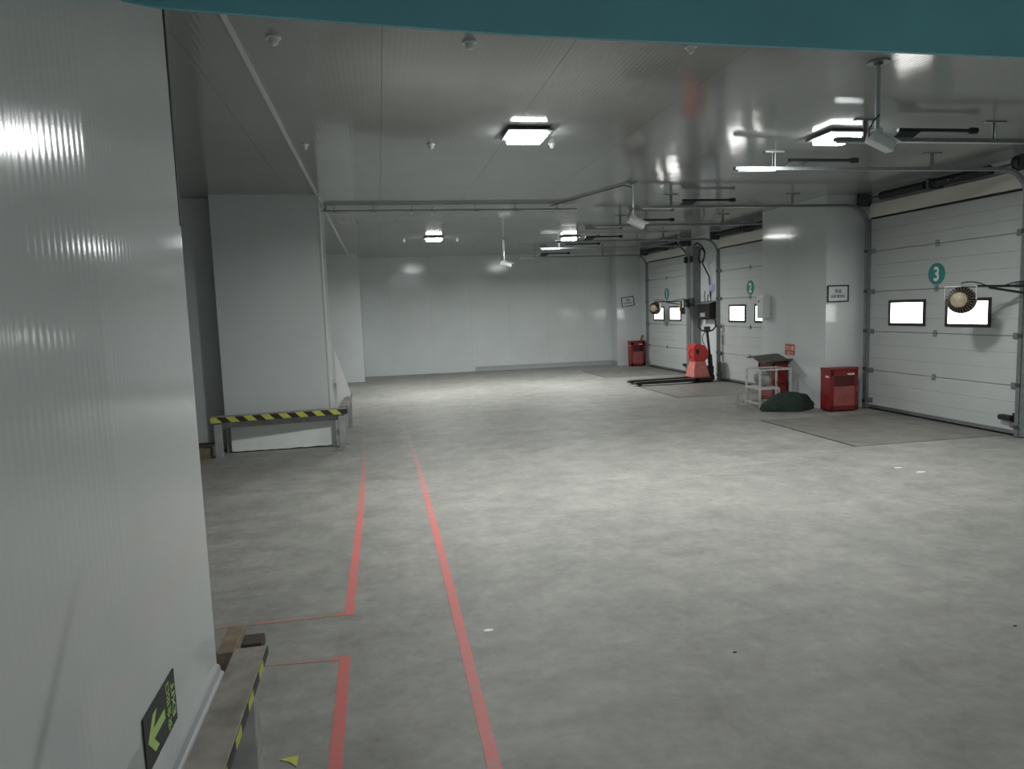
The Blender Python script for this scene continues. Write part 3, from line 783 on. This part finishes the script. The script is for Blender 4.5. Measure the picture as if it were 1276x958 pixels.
# ------------------------------------------------------------------ dock lights on swing arms
def dock_light(loc, rz, head, aim, label):
    """loc = wall pivot; head = local position of lamp head; aim = direction its back faces (world-ish local)"""
    t = thing('dock_light', label, 'dock light', loc, rz, 'swing-arm dock lights')
    h = Vector(head)
    MB().box(-.05, .0, -.05, .05, -.10, .10, .004).build('wall_plate', 'galv_dark', t)
    MB().cyl((-.06, 0, -.09), (-.06, 0, .09), .022, seg=12).build('pivot', 'galv_dark', t, True)
    d = h + Vector((0, 0, .16)); d0 = Vector((-.06, 0, .05)); 
    MB().tube([d0, d], .014, 8).build('upper_arm', 'black_metal', t, True)
    d1 = Vector((-.06, 0, -.05)); mid = d0.lerp(d, .62)
    MB().tube([d1, mid - Vector((0, 0, .015))], .014, 8).build('lower_arm', 'black_metal', t, True)
    c = [d0.lerp(d, u) + Vector((0, 0, .022 + .03 * math.sin(u * 9))) for u in [i / 20 for i in range(21)]]
    MB().tube(c, .007, 6).build('cable', 'rubber', t, True)
    ax = Vector(aim).normalized()
    q = Vector((0, 0, 1)).rotation_difference(ax).to_matrix().to_4x4(); mt = Matrix.Translation(h) @ q
    hd = MB().lathe([(0, -.06), (.155, -.06), (.155, -.035), (.15, -.03), (0, -.03)], 32, mt).build('reflector', 'lamp_housing', t, True)
    b = MB()
    for k in range(28):
        a = 2 * PI * k / 28
        b.box(.07, .150, -.003, .003, -.03, .05, 0, mt @ Matrix.Rotation(a, 4, 'Z'))
    b.build('cooling_fin_ring', 'fin_brown', t)
    MB().lathe([(0, .085), (.07, .085), (.088, .07), (.088, -.03), (0, -.03)], 28, mt).build('driver_cap', 'tan', t, True)
    # yoke bracket over the head
    up = Vector((0, 0, 1)); sd = ax.cross(up).normalized()
    p = [h + sd * .16, h + sd * .16 + up * .16, h - sd * .16 + up * .16, h - sd * .16]
    MB().sweep([p[0], p[1]], .03, .006, ax).build('yoke', 'plastic_white', t)
    MB().sweep([p[1], p[2]], .03, .006, ax).build('yoke', 'plastic_white', t)
    MB().sweep([p[2], p[3]], .03, .006, ax).build('yoke', 'plastic_white', t)
    return t
dock_light((XW, 6.86, 1.72), 0, (-.70, .36, -.085), (-.9, -.55, .05), 'brown finned dock light on a swing arm before the number 3 door window')
dock_light((XW - .21, 15.72, 1.72), 0, (-.30, 1.35, -.10), (-.8, -.55, .05), 'brown finned dock light before the left window of the number 1 door')
dock_light((XW - .21, 15.45, 1.74), 0, (-.24, .06, -.12), (-.91, .41, .0), 'dock light folded edge-on above the pallet truck by the steel post')

# steel post between doors one and two
t = thing('steel_post', 'grey steel post with brackets between the number 1 and number 2 doors', 'post', (XW - .10, 15.70, 0))
MB().box(-.10, .0995, -.19, .19, .008, 3.02, .01).build('column', 'post_grey', t)
MB().box(-.105, -.1, -.06, -.03, .01, 2.9).build('cable_duct', 'galv_dark', t)
MB().box(-.105, -.1, .05, .07, .01, 2.9).build('cable_duct', 'galv_dark', t)
MB().box(-.10, .0995, -.22, .22, .0005, .008).build('base_plate', 'galv_dark', t)
for y in (-.17, .12): MB().box(-.16, -.101, y - .04, y + .05, 2.66, 2.80, .01).build('cable_clamp', 'black_metal', t)
tag(MB().tube([(7.25, 15.55, 3.05), (7.22, 15.3, 3.08), (7.2, 15.05, 3.0), (7.19, 14.85, 2.80), (7.19, 14.95, 2.66), (7.2, 15.12, 2.62), (7.22, 15.25, 2.72), (7.22, 15.15, 2.9), (7.21, 15.0, 2.95), (7.20, 14.88, 2.85), (7.2, 14.92, 2.70), (7.25, 15.1, 2.6), (7.36, 15.0, 2.3), (7.38, 14.98, 1.85)], .016, 8).build('cable_loop', 'rubber', None, True), 'coiled black cable hanging at the top beside the steel post', 'cable')
# lavender round beacon
t = thing('wall_beacon', 'round pale violet beacon on the white wall strip beside door 2', 'beacon', (XW, 14.90, 2.05))
rot = Matrix.Rotation(-PI / 2, 4, 'Y')
MB().lathe([(0, 0.0005), (.105, .0005), (.105, .03), (.09, .035)], 28, rot).build('rim', 'trim_white', t, True)
MB().lathe([(.09, .03), (.085, .05), (.05, .068), (0, .074)], 28, rot).build('dome', 'lavender', t, True)
# dark control cluster on the wall strip
t = thing('switch_cabinet', 'dark cluttered switch cabinet on the wall between doors 1 and 2', 'control box', (XW, 14.98, 1.40))
MB().box(-.20, -.0005, -.30, .30, -.05, .30, .01).build('casing', 'truck_dark', t)
MB().prism([(-.24, .30), (-.0005, .36), (-.0005, .34), (-.24, .285)], -.34, .34, 'y').build('sloped_hood', 'galv', t)
for k in range(5):
    y = -.2 + .1 * k
    MB().cyl((-.2, y, .16), (-.225, y, .16), .022, seg=12).build('switch_knob', 'galv_dark', t, True)
MB().box(-.206, -.2, -.1, .14, .0, .09).build('name_plate', 'joint_grey', t)
for y, z in ((-.12, .55), (.02, .50), (.18, .58)):
    MB().tube([(-.06, y, .30), (-.07, y + .02, z - .1), (-.05, y + .03, z)], .009, 6).build('cable', 'rubber', t, True)

# pallet truck with red power head
t = thing('pallet_truck', 'pallet truck with red body, long dark forks and upright handle by door 2', 'pallet truck', (6.60, 14.42, 0), 0)
for y in (-.19, .19):
    fk = MB().prism([(-1.36, .045), (-1.30, .085), (.10, .105), (.10, .035), (-.5, .035), (-1.3, .03)], y - .08, y + .08, 'y').build('fork', 'truck_dark', t)
    MB().cyl((-1.22, y - .05, .036), (-1.22, y + .05, .036), .035, seg=16).build('load_roller', 'rubber', fk, True)
MB().box(.0, .42, -.27, .27, .04, .11, .01).build('chassis', 'truck_dark', t)
b = MB(); lo = [(-.0, -.22), (.38, -.22), (.38, .22), (-.0, .22)]; hi = [(.07, -.15), (.31, -.15), (.31, .15), (.07, .15)]
A = [b.bm.verts.new((x, y, .11)) for x, y in lo]; B = [b.bm.verts.new((x, y, .46)) for x, y in hi]
b.bm.faces.new(A); b.bm.faces.new(B)
for k in range(4): b.bm.faces.new((A[k], A[(k + 1) % 4], B[(k + 1) % 4], B[k]))
bmesh.ops.bevel(b.bm, geom=list(b.bm.edges), offset=.012, segments=2, affect='EDGES')
b.build('skirt', 'pink_plastic', t)
MB().prism([(.06, .46), (.30, .46), (.37, .54), (.38, .66), (.30, .80), (.10, .84), (.04, .78), (.04, .54)], -.15, .15, 'y').build('power_head', 'red_plastic', t)
MB().box(.09, .16, -.152, -.148, .62, .72).build('socket', 'seal_black', t)
MB().tube([(.04, -.05, .72), (-.03, -.06, .66), (-.02, -.06, .56), (.05, -.05, .54)], .009, 6).build('hook', 'black_metal', t, True)
for y in (-.075, .075): MB().cyl((.46, y - .025, .0905), (.46, y + .025, .0905), .09, seg=22).cyl((.46, y - .028, .0905), (.46, y + .028, .0905), .03, seg=12).build('steer_wheel', 'rubber', t, True)
MB().box(.44, .54, -.09, .09, .16, .34, .02).build('wheel_guard', 'truck_dark', t)
MB().cyl((.50, 0, .30), (.48, 0, .58), .05, seg=14).build('spring_housing', 'truck_dark', t, True)
MB().cyl((.48, 0, .56), (.42, 0, 1.10), .028, seg=14).build('tiller', 'truck_dark', t, True)
ca, sa = math.cos(.5), math.sin(.5)
pts = [(.42 + d * ca, -d * sa, z) for d, z in ((0, 1.08), (-.12, 1.12), (-.18, 1.19), (-.18, 1.33), (-.11, 1.37), (.11, 1.37), (.18, 1.33), (.18, 1.19), (.12, 1.12))]
b = MB(); b.tube(pts, .018, 8, True).build('handle_loop', 'truck_dark', t, True)
MB().box(.36, .48, -.05, .05, 1.08, 1.20, .02).build('control_head', 'truck_dark', t)
MB().tube([(.40, .03, 1.1), (.34, .07, .98), (.35, .06, .86), (.38, .05, .80)], .01, 6).build('hose', 'rubber', t, True)

# ------------------------------------------------------------------ floor litter
for k, (x, y, s, mn, lab) in enumerate(((6.0, 17.3, .04, 'rubber', 'small dark scrap on the floor before the number 1 door'), (.49, 3.60, .022, 'paint_white', 'small pale flake right of the long red line'),
                                        (1.62, 3.05, .009, 'rubber', 'tiny dark crumb on the bare floor, bottom centre'), (5.02, 6.12, .03, 'sign_pink', 'smaller left pale paint flake on the floor before the nearest leveller'), (5.09, 5.90, .04, 'sign_face', 'larger right pale paint flake on the floor before the nearest leveller'),
                                        (3.12, 2.95, .009, 'rubber', 'tiny dark crumb on the floor, bottom right'))):
    b = MB(); bmesh.ops.create_icosphere(b.bm, subdivisions=2, radius=s)
    flat = .06 if mn in ('paint_white', 'sign_pink', 'sign_face') else .4
    for v in b.bm.verts:
        v.co = Vector((v.co.x * 1.3, v.co.y * .7, v.co.z * flat)) * (1 + .3 * noise.noise(v.co * 30 + Vector((k, 0, 0))))
        v.co.z = max(v.co.z, 0)
    tag(b.build('litter', mn, None, False, (x, y, .0005)), lab, 'litter')
